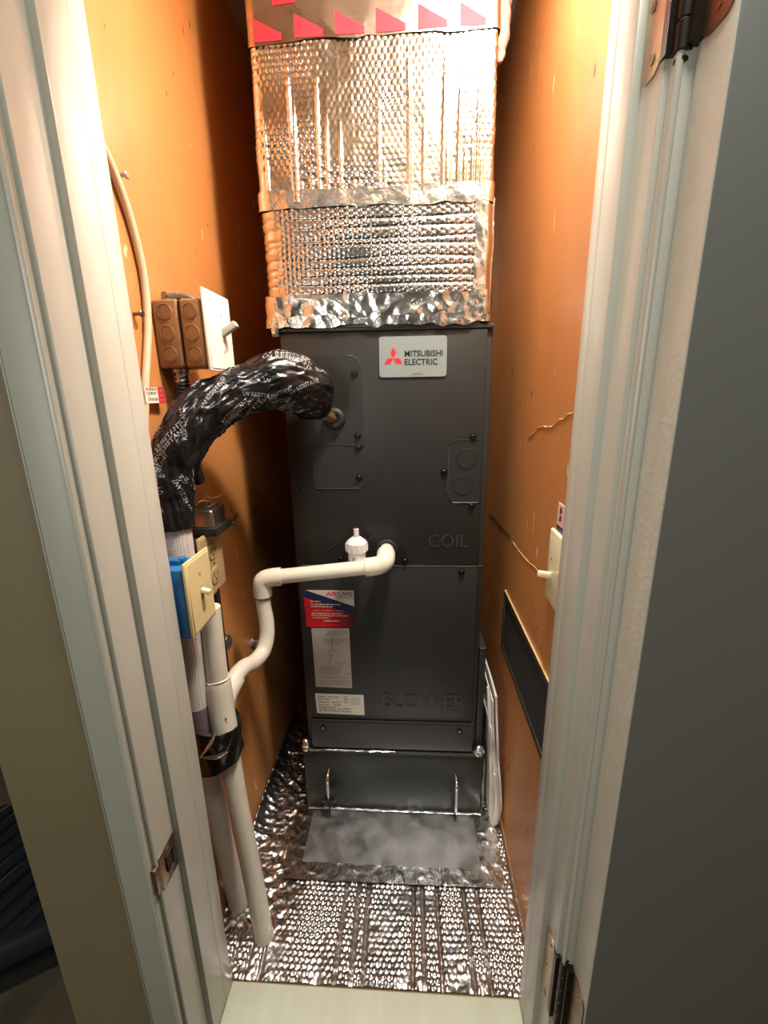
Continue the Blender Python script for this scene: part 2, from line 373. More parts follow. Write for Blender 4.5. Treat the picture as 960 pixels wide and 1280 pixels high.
# sheet metal with crumpled foil tape round it
t = thing('sheet_metal_plate', (-.045, .87, ZP+.004), 'smudged grey sheet metal plate taped flat in front of the black box', 'metal plate')
xs = np.arange(-.283, .196, .006); ys = np.arange(.79, .95, .006); A, B = np.meshgrid(xs, ys, indexing='ij')
grid('plate', A, B, ZP+.0022+.0008*vnoise(A*8, B*8, 2), 'sheet', t)
def tape_strip(name, x0, x1, y0, y1, parent, seed, amp=.0022):
    A, B = np.meshgrid(np.linspace(x0, x1, max(8, int((x1-x0)/.0022))), np.linspace(y0, y1, max(8, int((y1-y0)/.0022))), indexing='ij')
    e = .003*vnoise(A*60, B*60, seed+9); grid(name, A+e*(np.abs(B-(y0+y1)/2) > .3*(y1-y0)), B+e, ZP+.0032+amp*np.clip(crinkle(A, B, 34, seed), -.2, 1), 'tape', parent)
tape_strip('foil_tape', -.300, .212, .762, .802, t, 41)
tape_strip('foil_tape', -.306, -.262, .79, .958, t, 42, .0035)
tape_strip('foil_tape', .166, .218, .79, .958, t, 43, .0035)

# ------------------------------------------------------------------ supply duct wrapped in bubble foil
duct = thing('supply_duct', (-.07, 1.15, .128), 'foil bubble wrapped supply duct rising above the air handler', 'duct')
def profile(xl, xr, y, rl, rr, back):
    pts = [(xl, back)]
    for k in range(15):
        a = math.pi + math.pi/2*k/14; pts.append((xl+rl+rl*math.cos(a), y+rl+rl*math.sin(a)))
    for k in range(15):
        a = -math.pi/2 + math.pi/2*k/14; pts.append((xr-rr+rr*math.cos(a), y+rr+rr*math.sin(a)))
    pts.append((xr, back)); return np.array(pts)
def wrap_surface(name, prof, z0, z1, m, parent, hfun, step=.0019, taper=0, **kw):
    seg = np.hypot(*np.diff(prof, axis=0).T); s = np.concatenate([[0], np.cumsum(seg)])
    u = np.arange(0, s[-1], step); x = np.interp(u, s, prof[:,0]); y = np.interp(u, s, prof[:,1])
    tx = np.gradient(x); ty = np.gradient(y); ln = np.hypot(tx, ty)+1e-9; nx, ny = ty/ln, -tx/ln
    z = np.arange(z0, z1+step*.5, step); U, Z = np.meshgrid(u, z, indexing='ij')
    H = hfun(U, Z, x[:,None]+0*Z, y[:,None]+0*Z)
    X = x[:,None]+nx[:,None]*H; Y = y[:,None]+ny[:,None]*H
    X = X + taper*(Z-z0)*np.where(X < -.05, -1, 0)
    return grid(name, X, Y, Z+.0*U, m, parent, **kw)
def dbase(X, Z): return .005*vnoise(X*7, Z*5, 8)
cA = [random.uniform(-.27, .14) for _ in range(26)]
def h_up(U, Z, X, Y):
    wv = .0025*vnoise(X*18, Z*18, 4); b_ = bubbles(X+Y+wv, Z+wv, .0108)*.0010*np.clip(1+2.2*vnoise(X*16,Z*16,44),.25,2)
    cr_ = np.zeros_like(X)
    for i, c in enumerate(cA):
        d = X-c-.006*vnoise(Z*5+i, Z*0, 60+i); top = .40+.2*((i*37) % 10)/10
        cr_ += .0028*np.exp(-(d/.0022)**2)*np.clip((top-Z)/.06, .12, 1)
    return b_ + cr_ + dbase(X, Z) + .0010*crinkle(X, Z, 24, 9)
wrap_surface('bubble_wrap', profile(-.286, .150, .947, .018, .008, 1.25), .345, CZ-.002, 'foil', duct, h_up)
rows = [.185+.0165*i+random.uniform(-.003,.003) for i in range(9)]
def h_lo(U, Z, X, Y):
    wv = .0025*vnoise(X*18, Z*18, 14); side = np.clip((-.245-X)/.012, 0, 1)
    b_ = bubbles(Z+wv, X+Y+wv, .0102)*.0013*(1-side)*np.clip(1+1.6*vnoise(X*20,Z*20,45),.3,2)
    cr_ = np.zeros_like(X)
    for i, c in enumerate(rows):
        d = Z-c-.005*vnoise(X*6+i, X*0, 80+i); cr_ += -.0026*np.exp(-(d/.0018)**2)
    return b_ + cr_ + dbase(X, Z) + .0018*side*crinkle(X*.4, Z, 40, 19)
wrap_surface('bubble_wrap', profile(-.291, .150, .947, .034, .010, 1.25), .135, .352, 'foil', duct, h_lo)
def tape_wrap(name, z0, z1, prof, m, amp, sc, seed, lift=.0034, edge=.0025):
    def hf(U, Z, X, Y): return lift + np.maximum(amp*crinkle(X+Y*.7, Z, sc, seed), -.0028) + dbase(X, Z)
    o = wrap_surface(name, prof, z0, z1, m, duct, hf, .0023)
    me = o.data; n = len(me.vertices); c = np.empty(n*3, np.float32); me.vertices.foreach_get('co', c); c = c.reshape(-1, 3)
    f_ = (c[:,2]-c[:,2].mean())/(z1-z0)*2; c[:,2] += np.sign(f_)*np.abs(f_)**4*edge*2*vnoise(c[:,0]*45, c[:,0]*0+seed, seed); me.vertices.foreach_set('co', c.ravel()); me.update(); return o
pr_ = profile(-.289, .150, .947, .024, .009, 1.2)
tape_wrap('foil_tape', .336, .366, pr_, M['tape'].name and 'tape', .0018, 22, 51)
tape_wrap('foil_tape', .136, .186, profile(-.292, .152, .947, .026, .008, 1.2), 'tape', .0028, 36, 52)
tape_wrap('foil_tape', .128, .147, profile(-.294, .155, .945, .024, .008, 1.2), 'tape', .0020, 34, 53, edge=.006)
tape_wrap('plain_foil_band', .588, .70, profile(-.287, .150, .947, .018, .009, 1.2), 'film', .0020, 13, 54)
# corner tape on the right of the lower wrap
xs = np.linspace(.120, .157, 20); zs = np.linspace(.15, .345, 90); A, B = np.meshgrid(xs, zs, indexing='ij')
grid('foil_tape', A+.003*vnoise(B*30, A*0, 3), .9445-dbase(A, B)-np.maximum(.0022*crinkle(A, B, 28, 61), -.001)+np.clip((A-.145)/.01, 0, 1)*.014, B, 'tape', duct)
# red marks printed on the band
def red_mark(x0, z0, w, h_, flip, seed):
    a = np.linspace(0, 1, 12); b_ = np.linspace(0, 1, 12); A, B = np.meshgrid(a, b_, indexing='ij')
    top = 1-.72*A if not flip else .5+.5*A
    X = x0+A*w; Z = z0+B*h_*top
    grid('red_mark', X, .947-(.0042+np.maximum(.0020*crinkle(X+.947*.7, Z, 13, 54), -.0028)+dbase(X, Z)), Z, 'redmark', duct)
for i, x0 in enumerate((-.272, -.199, -.128, -.058, .013, .083)): red_mark(x0, .591+.0005*i, .050 if i < 5 else .045, .034, False, i)
for i, x0 in enumerate((-.235, -.165, -.03, .045)): red_mark(x0, .640+.004*(i % 2), .04, .014, True, 20+i)
# torn scrap hanging at the left corner
A, B = np.meshgrid(np.linspace(0, .014, 8), np.linspace(0, .030, 14), indexing='ij')
grid('foil_scrap', -.281+A+.003*vnoise(B*90, A*90, 2)+B*.15, .938+.004*vnoise(A*120, B*120, 4), .140-B, 'tape', duct)
build('sleeve', MB().box(-.272, .138, .966, 1.25, .127, .60), 'steel', duct)
pk = MB().tube([(.174,1.06,.608),(.173,1.06,.625),(.173,1.06,.66),(.174,1.06,.72),(.174,1.06,.84)], [.004,.010,.014,.015,.015], 14, sub=5)
pk.v = [tuple(Vector(p) + noise.noise_vector(Vector(p)*70)*.005) for p in pk.v]
build('pink_insulation', pk, 'pink', label='pink tuft of insulation poking out right of the foil duct', cat='insulation')

# ------------------------------------------------------------------ air handler
F = .95
ah = thing('air_handler', (-.053, 1.2, -.897), 'tall charcoal air handler cabinet with silver logo plate and red warning sticker', 'air handler')
pt = lambda n, mb, m, parent=ah, **k: build(n, mb, m, parent, **k)
pt('cabinet', MB().box(-.267, .165, F+.006, 1.50, -.897, .125, .004), 'unit')
cp = pt('coil_panel', MB().box(-.264, .153, F, F+.01, -.3835, .118, .0022), 'unit')
bpn = pt('blower_panel', MB().box(-.262, .153, F, F+.01, -.8055, -.3865, .0022), 'unit')
lip = pt('bottom_panel', MB().box(-.256, .157, F-.004, F+.01, -.892, -.809, .003), 'unitlip')
pt('seam_edge', MB().box(-.255, .150, F-.0010, F+.002, -.3862, -.3842, .0003).box(.153, .163, F+.004, F+.008, -.3862, -.3845), 'edge')
pt('seam_edge', MB().box(-.254, .152, F-.0045, F-.002, -.8108, -.8090, .0003), 'groove')
pt('top_flange', MB().box(-.266, .166, F-.002, F+.02, .1195, .127, .0015), 'unitlip')
def plate(outline, name, parent, d=.0016, m='unit'):
    build(name, MB().poly(outline, lambda x, z: (x, F-d, z), lambda x, z: (x, F+.002, z)), m, parent, 30)
def outline_bead(pts, parent, name='embossed_edge', r=.0011, m='unitlip'):
    build(name, MB().tube([(x, F-.0012, z) for x, z in pts], r, 6), m, parent)
o1 = rrect(-.225, -.100, -.108, .073, .028, corners=(0,0,1,1)); plate(o1, 'access_plate', cp)
o2 = rrect(-.212, -.105, -.203, -.112, .008); plate(o2, 'access_plate', cp)
o3 = rrect(.081, .150, -.235, -.101, .016, corners=(1,0,0,1)); plate(o3, 'access_plate', cp)
outline_bead([(-.10, .045), (-.10, -.107)], cp); outline_bead([(-.14, -.1095), (-.098, -.1095)], cp, m='groove', r=.0016)
outline_bead([(-.128, .0735), (-.112, .069), (-.104, .061), (-.1, .045)], cp); outline_bead([(-.205, -.203), (-.112, -.203)], cp)
outline_bead([(.084, -.108), (.098, -.1005), (.145, -.1005)], cp, m='groove', r=.0014); outline_bead([(.092, -.2355), (.148, -.2355)], cp, r=.0008); outline_bead([(.081, -.122), (.081, -.215)], cp)
for (x, z) in ((.119, -.140), (.113, -.197)):
    build('knockout', MB().torus((x, F-.0016, z), (0,1,0), .021, .0012).cyl((x, F-.0028, z), (0,1,0), .0195, .003, 28), 'unit', cp)
scr = MB().cyl((0, -.0042, 0), (0,1,0), .0055, .0045, 10, .0012).cyl((0, -.0012, 0), (0,1,0), .0075, .0016, 16)
sc0 = None
for i, (x, z) in enumerate(((-.115,.037),(-.112,-.089),(-.112,-.115),(-.112,-.179),(.131,-.094),(.072,-.168),(.133,-.243),(-.163,-.088),(-.251,-.209),(-.013,-.372),(.116,-.398),(-.160,-.368),(-.224,-.828),(.123,-.827))):
    dz = -.004 if z < -.8 else -.0016
    if sc0 is None:
        sc0 = build('screw', scr, 'screw', ah); sc0.location = Vector((x, F+dz, z)) - Vector(ah.location); sc0.data.transform(Matrix.Translation(ah.location))
    else:
        c = sc0.copy(); COL.objects.link(c); c.parent = ah; c.location = Vector((x, F+dz, z)) - Vector(ah.location)
for x, z in ((-.224,-.828),(.123,-.827)): pt('screw_tip', MB().cyl((x, F-.0092, z), (0,1,0), .0030, .001, 12), 'steel')
ft = lambda x0, z0, y=F-.0008, tilt=0: (lambda u, v: (x0+u+v*tilt, y, z0+v))
em = MB(); put_text(em, 'COIL', .030, ft(.040, -.338, F-.0014), .0, .088); build('embossed_lettering', em, 'unitlip', cp, 0, fix=False)
em = MB(); put_text(em, 'BLOWER', .040, ft(-.070, -.765, F-.0014), .0, .207); build('embossed_lettering', em, 'unitlip', bpn, 0, fix=False)
# silver logo plate
lg = build('logo_plate', MB().poly(rrect(-.063, .073, .029, .107, .006), lambda x, z: (x, F-.0025, z), lambda x, z: (x, F, z)), 'logoplate', ah, 30)
dia = MB(); C0 = np.array((-.0345, .0655)); a = .0198
for ang in (90, 210, 330):
    d = np.array((math.cos(math.radians(ang)), math.sin(math.radians(ang)))); e = lambda t: np.array((math.cos(math.radians(ang+t)), math.sin(math.radians(ang+t))))
    q = [C0, C0+e(-30)*a*.98*.62, C0+d*a*1.07, C0+e(30)*a*.98*.62]
    dia.add([(x, F-.0030, z) for x, z in q], [(0,1,2,3)])
build('diamond_emblem', dia, 'logored', lg, 0)
tx = MB(); put_text(tx, 'MITSUBISHI', .0112, ft(-.0115, .0685, F-.0030), .016, .0765, 3); put_text(tx, 'ELECTRIC', .0112, ft(-.0115, .0525, F-.0030), .016, .066, 3)
build('lettering', tx, 'black', lg, 0, fix=False)
sm = MB(); sm.add([(.000+.028*i/8, F-.0028, .0330+.0035*math.sin(math.pi*i/8)*(1+.4*(i % 2))) for i in range(9)] + [(.028, F-.0028, .0325), (0, F-.0028, .0325)], [tuple(range(11))])
build('scuff', sm, 'ink', lg, 0)
# stickers on the blower panel
def quad(mb, pts, y): mb.add([(x, y, z) for x, z in pts], [tuple(range(len(pts)))]); return mb
def dashes(mb, x0, x1, z, h_, y, mean=.007, skew=0):
    x = x0
    while x < x1:
        w = min(random.uniform(.4, 1.5)*mean, x1-x); hh = h_*random.uniform(.75, 1.05)
        quad(mb, [(x+skew, z), (x+w+skew, z), (x+w+skew, z+hh), (x+skew, z+hh)], y); x += w+mean*.25
y1, y2, y3 = F-.0006, F-.0009, F-.0012
st_ = build('warning_sticker', quad(MB(), [(-.2530,-.4465),(-.1325,-.4465),(-.1320,-.5440),(-.2500,-.5440)], y1), 'red', ah, 0); st_['label'] = 'red and blue service sticker'
build('white_corner', quad(MB(), [(-.2470,-.4470),(-.1328,-.4470),(-.1326,-.4880)], y3), 'labelwhite', st_, 0)
build('blue_band', quad(MB(), [(-.2530,-.4465),(-.2465,-.4465),(-.1325,-.4875),(-.1323,-.5120),(-.1700,-.4985),(-.2526,-.4640)], y2), 'navy', st_, 0)
dkr = mat('sticker_gradient', (.62,.02,.025), .42); nt = dkr.node_tree; tc = [n for n in nt.nodes if n.type == 'TEX_COORD'][0]
sx = nt.nodes.new('ShaderNodeSeparateXYZ'); nt.links.new(tc.outputs['Object'], sx.inputs[0])
mr = nt.nodes.new('ShaderNodeMapRange'); mr.inputs[1].default_value = -.150; mr.inputs[2].default_value = -.085; nt.links.new(sx.outputs[0], mr.inputs[0])
cx_ = nt.nodes.new('ShaderNodeMix'); cx_.data_type = 'RGBA'; cx_.inputs[6].default_value = (.60,.012,.018,1); cx_.inputs[7].default_value = (.055,.006,.014,1)
nt.links.new(mr.outputs[0], cx_.inputs[0]); nt.links.new(cx_.outputs[2], nt.nodes['Principled BSDF'].inputs['Base Color'])
st_.data.materials[0] = dkr
mb = MB(); put_text(mb, 'AIR', .0105, ft(-.1985, -.4605, F-.0015), .02, .026, 3); build('lettering', mb, 'logored', st_, 0, fix=False)
mb = MB(); put_text(mb, 'CARE', .0105, ft(-.1715, -.4605, F-.0015), .01, .036, 3); quad(mb, [(-.172,-.4655),(-.136,-.4650),(-.136,-.4635),(-.172,-.4640)], F-.0015); build('lettering', mb, 'navy', st_, 0, fix=False)
mb = MB(); put_text(mb, 'AirCare Heating & Cooling, Inc.', .0034, ft(-.2310, -.5010, F-.0016), .0, .075, 1)
for z, a_, b_ in ((-.477,-.238,-.213),(-.4845,-.237,-.166),(-.4905,-.237,-.183),(-.5085,-.236,-.163),(-.514,-.236,-.150),(-.520,-.234,-.194),(-.528,-.207,-.170)): dashes(mb, a_, b_, z, .0028, F-.0016)
build('fine_print', mb, 'labelwhite', st_, 0, fix=False)['kind'] = 'stuff'
mb = MB(); dashes(mb, -.210, -.166, -.5385, .0026, F-.0016); build('fine_print', mb, 'logored', st_, 0, fix=False)['kind'] = 'stuff'
pa = build('paper_label', quad(MB(), [(-.2390,-.5470),(-.1470,-.5460),(-.1455,-.7130),(-.2370,-.7110)], y1), 'paper', ah, 0)
mb = MB()
for z, a_, b_ in ((-.556,-.20,-.152),(-.561,-.20,-.152),(-.566,-.205,-.17),(-.576,-.21,-.151),(-.5805,-.212,-.152),(-.585,-.208,-.160),(-.590,-.203,-.172),(-.655,-.212,-.168),(-.660,-.222,-.172),(-.665,-.222,-.170),(-.670,-.224,-.168),(-.675,-.222,-.173),(-.6715,-.163,-.150),(-.684,-.224,-.152),(-.694,-.228,-.150),(-.699,-.228,-.150),(-.704,-.228,-.152)): dashes(mb, a_, b_, z, .0020, y2, .005)
for a_, b_ in (((-.190,-.562),(-.192,-.605)), ((-.204,-.609),(-.182,-.606)), ((-.198,-.612),(-.197,-.654)), ((-.192,-.618),(-.193,-.628)), ((-.188,-.640),(-.168,-.646)), ((-.168,-.646),(-.160,-.634))):
    d = np.array(b_)-a_; n_ = np.array((-d[1], d[0]))/np.hypot(*d)*.0009; a_ = np.array(a_); b_ = np.array(b_); quad(mb, [a_-n_, b_-n_, b_+n_, a_+n_], y2)
build('fine_print', mb, 'ink', pa, 0, fix=False)['kind'] = 'stuff'
ra = build('rating_label', quad(MB(), [(-.2405,-.7300),(-.1175,-.7320),(-.1165,-.7920),(-.2385,-.7890)], y1), 'labelwhite', ah, 0)
mb = MB()
for z, a_, b_ in ((-.741,-.234,-.213),(-.741,-.207,-.182),(-.748,-.234,-.205),(-.757,-.233,-.205),(-.757,-.198,-.178),(-.765,-.233,-.203),(-.765,-.193,-.176),(-.772,-.232,-.190),(-.7775,-.232,-.190),(-.783,-.231,-.178),(-.776,-.185,-.150),(-.784,-.174,-.150),(-.741,-.168,-.158),(-.748,-.168,-.156),(-.756,-.168,-.156)): dashes(mb, a_, b_, z, .0034, y2, .006)
build('fine_print', mb, 'ink', ra, 0, fix=False)['kind'] = 'stuff'
mb = MB(); gm = mat('green_ink', (.30,.36,.26), .6)
for z in (-.742, -.748, -.754, -.760): dashes(mb, -.150, -.126, z, .003, y2, .005)
build('fine_print', mb, gm, ra, 0, fix=False)['kind'] = 'stuff'
# pipe grommet and drain port
pt('grommet', MB().torus((-.160, F-.003, -.053), (0,1,0), .0150, .0085, 28, 10).cyl((-.160, F-.001, -.053), (0,1,0), .016, .002), 'rubber')
pt('drain_port', MB().torus((-.053, F-.002, -.345), (0,1,0), .0205, .005, 28, 8), 'rubber')
pt('filter_rail', MB().box(.1672, .183, .962, 1.40, -.893, -.600, .002), 'unit')
pt('rail_edge', MB().box(.168, .183, .9605, .9625, -.603, -.6005), 'edge')

# ------------------------------------------------------------------ return box under it
rp = thing('return_box', (-.045, 1.15, ZP), 'low black metal box with two chrome handles under the air handler', 'metal box')
build('body', MB().box(-.281, .187, .956, 1.50, ZP+.001, -.8985, .003), 'plenum', rp)
dr = build('filter_door', MB().box(-.281, .186, .947, .957, ZP+.004, -.906, .003), 'plenum', rp)
build('lid_flange', MB().box(-.281, .188, .944, .957, -.9050, -.8985, .0015), 'edge', rp).data.materials[0] = M['unitlip']
for i, (x, z0, z1) in enumerate(((-.216, -1.048, -.962), (.118, -1.066, -.970))):
    hd = build('handle', MB().tube([(x, .948, z1), (x, .930, z1-.003), (x, .922, z1-.014), (x, .921, (z0+z1)/2), (x, .922, z0+.014), (x, .930, z0+.003), (x, .948, z0)], .0042, 12, sub=4), 'chrome', rp)
    if i == 0:
        tb = MB().torus((x, .924, z0+.012), (0,0,1), .009, .0045, 16, 6)
        for dx, dz in ((-.018,.006),(.020,.008),(.016,-.016),(-.012,-.018),(.004,-.022)): tb.tube([(x, .915, z0+.012), (x+dx*.6, .912, z0+.013+dz*.4), (x+dx, .916, z0+.012+dz)], .0026, 6)
        build('wire_tie', tb, 'ties', hd)
def lump(x0, x1, y0, y1, z0, z1, seed, name, parent, m='tape', n=18):
    a = np.linspace(0, math.pi*2, n); b_ = np.linspace(-math.pi/2, math.pi/2, n); A, B = np.meshgrid(a, b_, indexing='ij'); rr = 1+.5*crinkle(np.cos(A)*.1, B*.08, 28, seed)*np.cos(B)
    rr[-1] = rr[0]
    return grid(name, (x0+x1)/2+(x1-x0)/2*np.cos(A)*np.cos(B)*rr, (y0+y1)/2+(y1-y0)/2*np.sin(A)*np.cos(B)*rr, (z0+z1)/2+(z1-z0)/2*np.sin(B), m, parent)
lump(-.284, -.262, .936, .960, -.906, -.868, 3, 'foil_scrap', rp); lump(.160, .188, .938, .962, -.906, -.874, 4, 'foil_scrap', rp)
A, B = np.meshgrid(np.linspace(-.276, .186, 220), np.linspace(0, 1, 12), indexing='ij')
grid('foil_tape', A, .9445-.004*B+.001*crinkle(A, B*.02, 40, 71), ZP+.0055+.003*(1-B)**2+.0012*np.abs(crinkle(A, B*.03, 34, 72)), 'tape', rp)
A, B = np.meshgrid(np.linspace(-.262, -.04, 110), np.linspace(0, 1, 8), indexing='ij')
grid('foil_tape', A, .9425+.004*B+.0008*crinkle(A, B*.02, 40, 73), -.8983+.0012*B+.0014*vnoise(A*60, B*3, 74), 'tape', rp)
A, B = np.meshgrid(np.linspace(0, .012, 8), np.linspace(0, .17, 70), indexing='ij')
grid('foil_tape', .187+A*.6+.004*vnoise(B*40, A*60, 75), .945+A+.003*crinkle(A, B, 40, 76), ZP+.01+B, 'tape', rp)

# ------------------------------------------------------------------ folded white sheeting beside the box
def ribbon(path, y0, y1, name, parent, m, seed, th=.0022):
    P, _ = spline([Vector((x, 0, z)) for x, z in path], 1, 8); n = len(P); ny = 16; fr = frames(P)
    ys = np.linspace(y0, y1, ny); mb = MB(); G = []
    for sgn in (0, 1):
        for i, q in enumerate(P):
            nn = fr[i][0].cross(Vector((0,1,0))).normalized()
            for j, y in enumerate(ys):
                k = noise.noise((q.x*12+seed, y*9, q.z*10))*.006*(j/ny+.3); sh = noise.noise((seed, q.z*14, 0))*.010
                mb.v.append(tuple(q + nn*(k+sgn*th) + Vector((0, y+sh, 0))))
    N = n*ny; ix = lambda s, i, j: s*N+i*ny+j
    for i in range(n-1):
        for j in range(ny-1):
            mb.f.append((ix(0,i,j), ix(0,i+1,j), ix(0,i+1,j+1), ix(0,i,j+1))); mb.f.append((ix(1,i,j), ix(1,i,j+1), ix(1,i+1,j+1), ix(1,i+1,j)))
        for j in (0, ny-1): mb.f.append((ix(0,i,j), ix(1,i,j), ix(1,i+1,j), ix(0,i+1,j)))
    for i in (0, n-1):
        for j in range(ny-1): mb.f.append((ix(0,i,j), ix(0,i,j+1), ix(1,i,j+1), ix(1,i,j)))
    return build(name, mb, m, parent, 60)
ws = thing('folded_sheeting', (.215, 1.0, ZP), 'folded white plastic sheeting wedged between the black box and right wall', 'plastic sheet')
ribbon([(.2000,-.70),(.2070,-.80),(.2170,-.90),(.2270,-1.00),(.2300,-1.045),(.2230,-1.078),(.2120,-1.085),(.2080,-1.05),(.2100,-1.00),(.2130,-.93)], .915, 1.20, 'outer_fold', ws, 'wrap', 1, .0042)
ribbon([(.1960,-.72),(.2020,-.82),(.2085,-.90),(.2150,-.955),(.2190,-.935),(.2160,-.915),(.2110,-.93),(.2030,-.97),(.2030,-1.03),(.2050,-1.065)], .922, 1.20, 'inner_fold', ws, 'wrap', 5, .0030)
ribbon([(.1950,-.80),(.1985,-.90),(.2010,-1.0),(.2020,-1.07)], .925, 1.18, 'inner_fold', ws, 'wrap', 9, .0040)

build('front_fold', MB().tube([(.1895,.95,-.70),(.1995,.945,-.80),(.2095,.936,-.90),(.2175,.926,-1.0),(.2195,.919,-1.055),(.2175,.917,-1.084)], [.0035,.0065,.0090,.0120,.0125,.0075], 16, sub=5), 'wrap', ws)
for k, (dx, dz) in enumerate(((-.006, 0), (.0045, -.015))):
    build('crease', MB().tube([(.2085+dx*.6,.9265,-.90+dz),(.2165+dx,.9145,-.98+dz),(.2185+dx*1.2,.9075,-1.04+dz)], [.0006,.0014,.0007], 8, sub=4), 'paper', ws)

# ------------------------------------------------------------------ refrigerant line
rl = thing('refrigerant_line', (-.383, .70, ZP), 'thick refrigerant line arching in black lettered tape, white mesh below', 'pipe')
LP = [(-.385,.673,-.30),(-.385,.672,-.215),(-.389,.682,-.157),(-.385,.692,-.113),(-.371,.705,-.074),(-.348,.735,-.033),(-.317,.765,-.008),(-.279,.800,.010),(-.240,.835,.023),(-.208,.868,.010),(-.188,.893,-.016),(-.176,.912,-.036)]
LR = [.028,.030,.033,.036,.038,.041,.040,.042,.051,.053,.042,.019]
SP, SR = spline([Vector(q) for q in LP], LR, 14)
i0 = next(i for i, q in enumerate(SP) if q.z > -.212); SP = SP[i0:]; SR = SR[i0:]
FRM = frames(SP); cum = [0]
for a_, b_ in zip(SP[:-1], SP[1:]): cum.append(cum[-1]+(b_-a_).length)
PA = np.array([q[:] for q in SP]); FA = np.array([[f_[1][:], f_[2][:]] for f_ in FRM]); SR = np.array(SR); CU = np.array(cum)
def line_pt(s, th, extra=0):
    s = np.asarray(s, float); th = np.asarray(th, float)
    c = np.stack([np.interp(s, CU, PA[:,k]) for k in range(3)], -1); a_ = np.stack([np.interp(s, CU, FA[:,0,k]) for k in range(3)], -1); b_ = np.stack([np.interp(s, CU, FA[:,1,k]) for k in range(3)], -1)
    r = np.interp(s, CU, SR); tw = th/(2*math.pi)*64/8
    w = .0034*vnoise(s*40+64, tw*2, 91) + .0020*(1-4*np.abs(vnoise(s*48+32+tw*2.0, tw*3, 92))) + .0006*(1-4*np.abs(vnoise(s*90+20-tw*4.0, tw*5, 94))) + .0022*np.sin(s*95+th*1.0)*vnoise(s*12, tw*1, 93)*2
    r = r + w*np.clip(r/.03, .4, 1.2) + extra
    return c + a_*(r*np.cos(th))[..., None] + b_*(r*np.sin(th))[..., None]
ss, tt = np.meshgrid(np.linspace(0, CU[-1], 420), np.linspace(0, 2*math.pi, 140), indexing='ij'); G = line_pt(ss, tt); G[:,-1] = G[:,0]
grid('tape_wrap', G[...,0], G[...,1], G[...,2], 'vinyl', rl)
lt = MB(); nrow = 0
s0 = .01
while s0 < CU[-1]-.05:
    for k in range(7):
        th0 = 2*math.pi*k/7 + random.uniform(-.25,.25) + s0*9; r0 = float(np.interp(s0, CU, SR)); til = math.radians(random.choice((18, 28, -22, 35, 12))); ss0 = s0+random.uniform(-.03,.03)
        wd = random.choice(('UV RESISTANT', 'RESISTANT', 'UV RESISTANT', 'UV'))
        v, f_ = text2d(wd, .012, 1, 1.02); v = v*.0066; 
        for dv in (0,) if random.random() < .6 else (0, -.0085):
            u_ = v[:,0]*math.cos(til)-(v[:,1]+dv)*math.sin(til); q_ = v[:,0]*math.sin(til)+(v[:,1]+dv)*math.cos(til)
            sv = ss0+u_
            if sv.min() < .004 or sv.max() > CU[-1]-.02: continue
            lt.add(line_pt(sv, th0-q_/r0, .0009), f_)
    s0 += .060
build('lettering', lt, 'print', rl, 0, fix=False)['kind'] = 'stuff'
build('insulation', MB().tube([(-.385,.673,-.19),(-.385,.673,-.30),(-.3885,.671,-.45),(-.3885,.670,-.58),(-.3885,.674,-.70),(-.387,.684,-.86),(-.385,.698,-1.0),(-.383,.708,-1.094)], [.0255,.0245,.0215,.0205,.0205,.0205,.0205,.0205], 24, sub=6), 'meshins', rl)
build('tape_band', MB().tube([(-.3885,.6705,-.545),(-.3885,.670,-.60)], [.0214,.0214], 24), 'grey_tape', rl)
build('brass_nut', MB().tube([(-.184,.905,-.036),(-.176,.917,-.041),(-.165,.940,-.050),(-.160,.951,-.053)], [.011,.0125,.0115,.009], 6), 'copper', rl, 20)
# black tape lashing pipe and drain together
a_ = np.linspace(0, 2*math.pi, 90); b_ = np.linspace(0, 1, 46); A, B = np.meshgrid(a_, b_, indexing='ij')
cx0, cy0 = -.362, .668; rx, ry = .048, .034
rr = 1+.17*crinkle(np.cos(A)*.07+.3, B*.06+np.sin(A)*.07, 26, 84)*np.sin(math.pi*np.clip(B,.03,.97))**.3; rr[-1] = rr[0]
zz = -.572-.088*B - .012*np.cos(A+.9)*(1-B) + .020*np.cos(A-.6)*B
wrp = grid('tape_lashing', np.maximum(cx0+rx*np.cos(A)*rr, XL+.002), cy0+ry*np.sin(A)*rr, zz, 'vinyl', label='crumpled black tape lashing the white mesh pipe to the drain pipe', cat='tape')
lt = MB()
for k, (x, z, sc) in enumerate(((-.375,-.645,.0055),(-.352,-.615,.006),(-.335,-.590,.005))):
    lt = MB(); put_text(lt, 'UV RESISTANT', sc, lambda u, v, x=x, z=z: (x+u*.7-v*.6, .6262-.0*u, z+v*.7-u*.6), .01, .04, 1)
    build('lettering', lt, 'print', wrp, 0, fix=False)
glint = MB().tube([(-.373,.629,-.622),(-.355,.6275,-.598),(-.340,.629,-.570)], [.0012,.0035,.0015], 8, sub=3).tube([(-.374,.629,-.622),(-.345,.628,-.620),(-.325,.634,-.612)], [.001,.004,.002], 8, sub=3)  # bright foil strips stand in for highlights on the black tape
build('tape_glint', glint, 'grey_tape', wrp).data.materials[0] = M['tape']

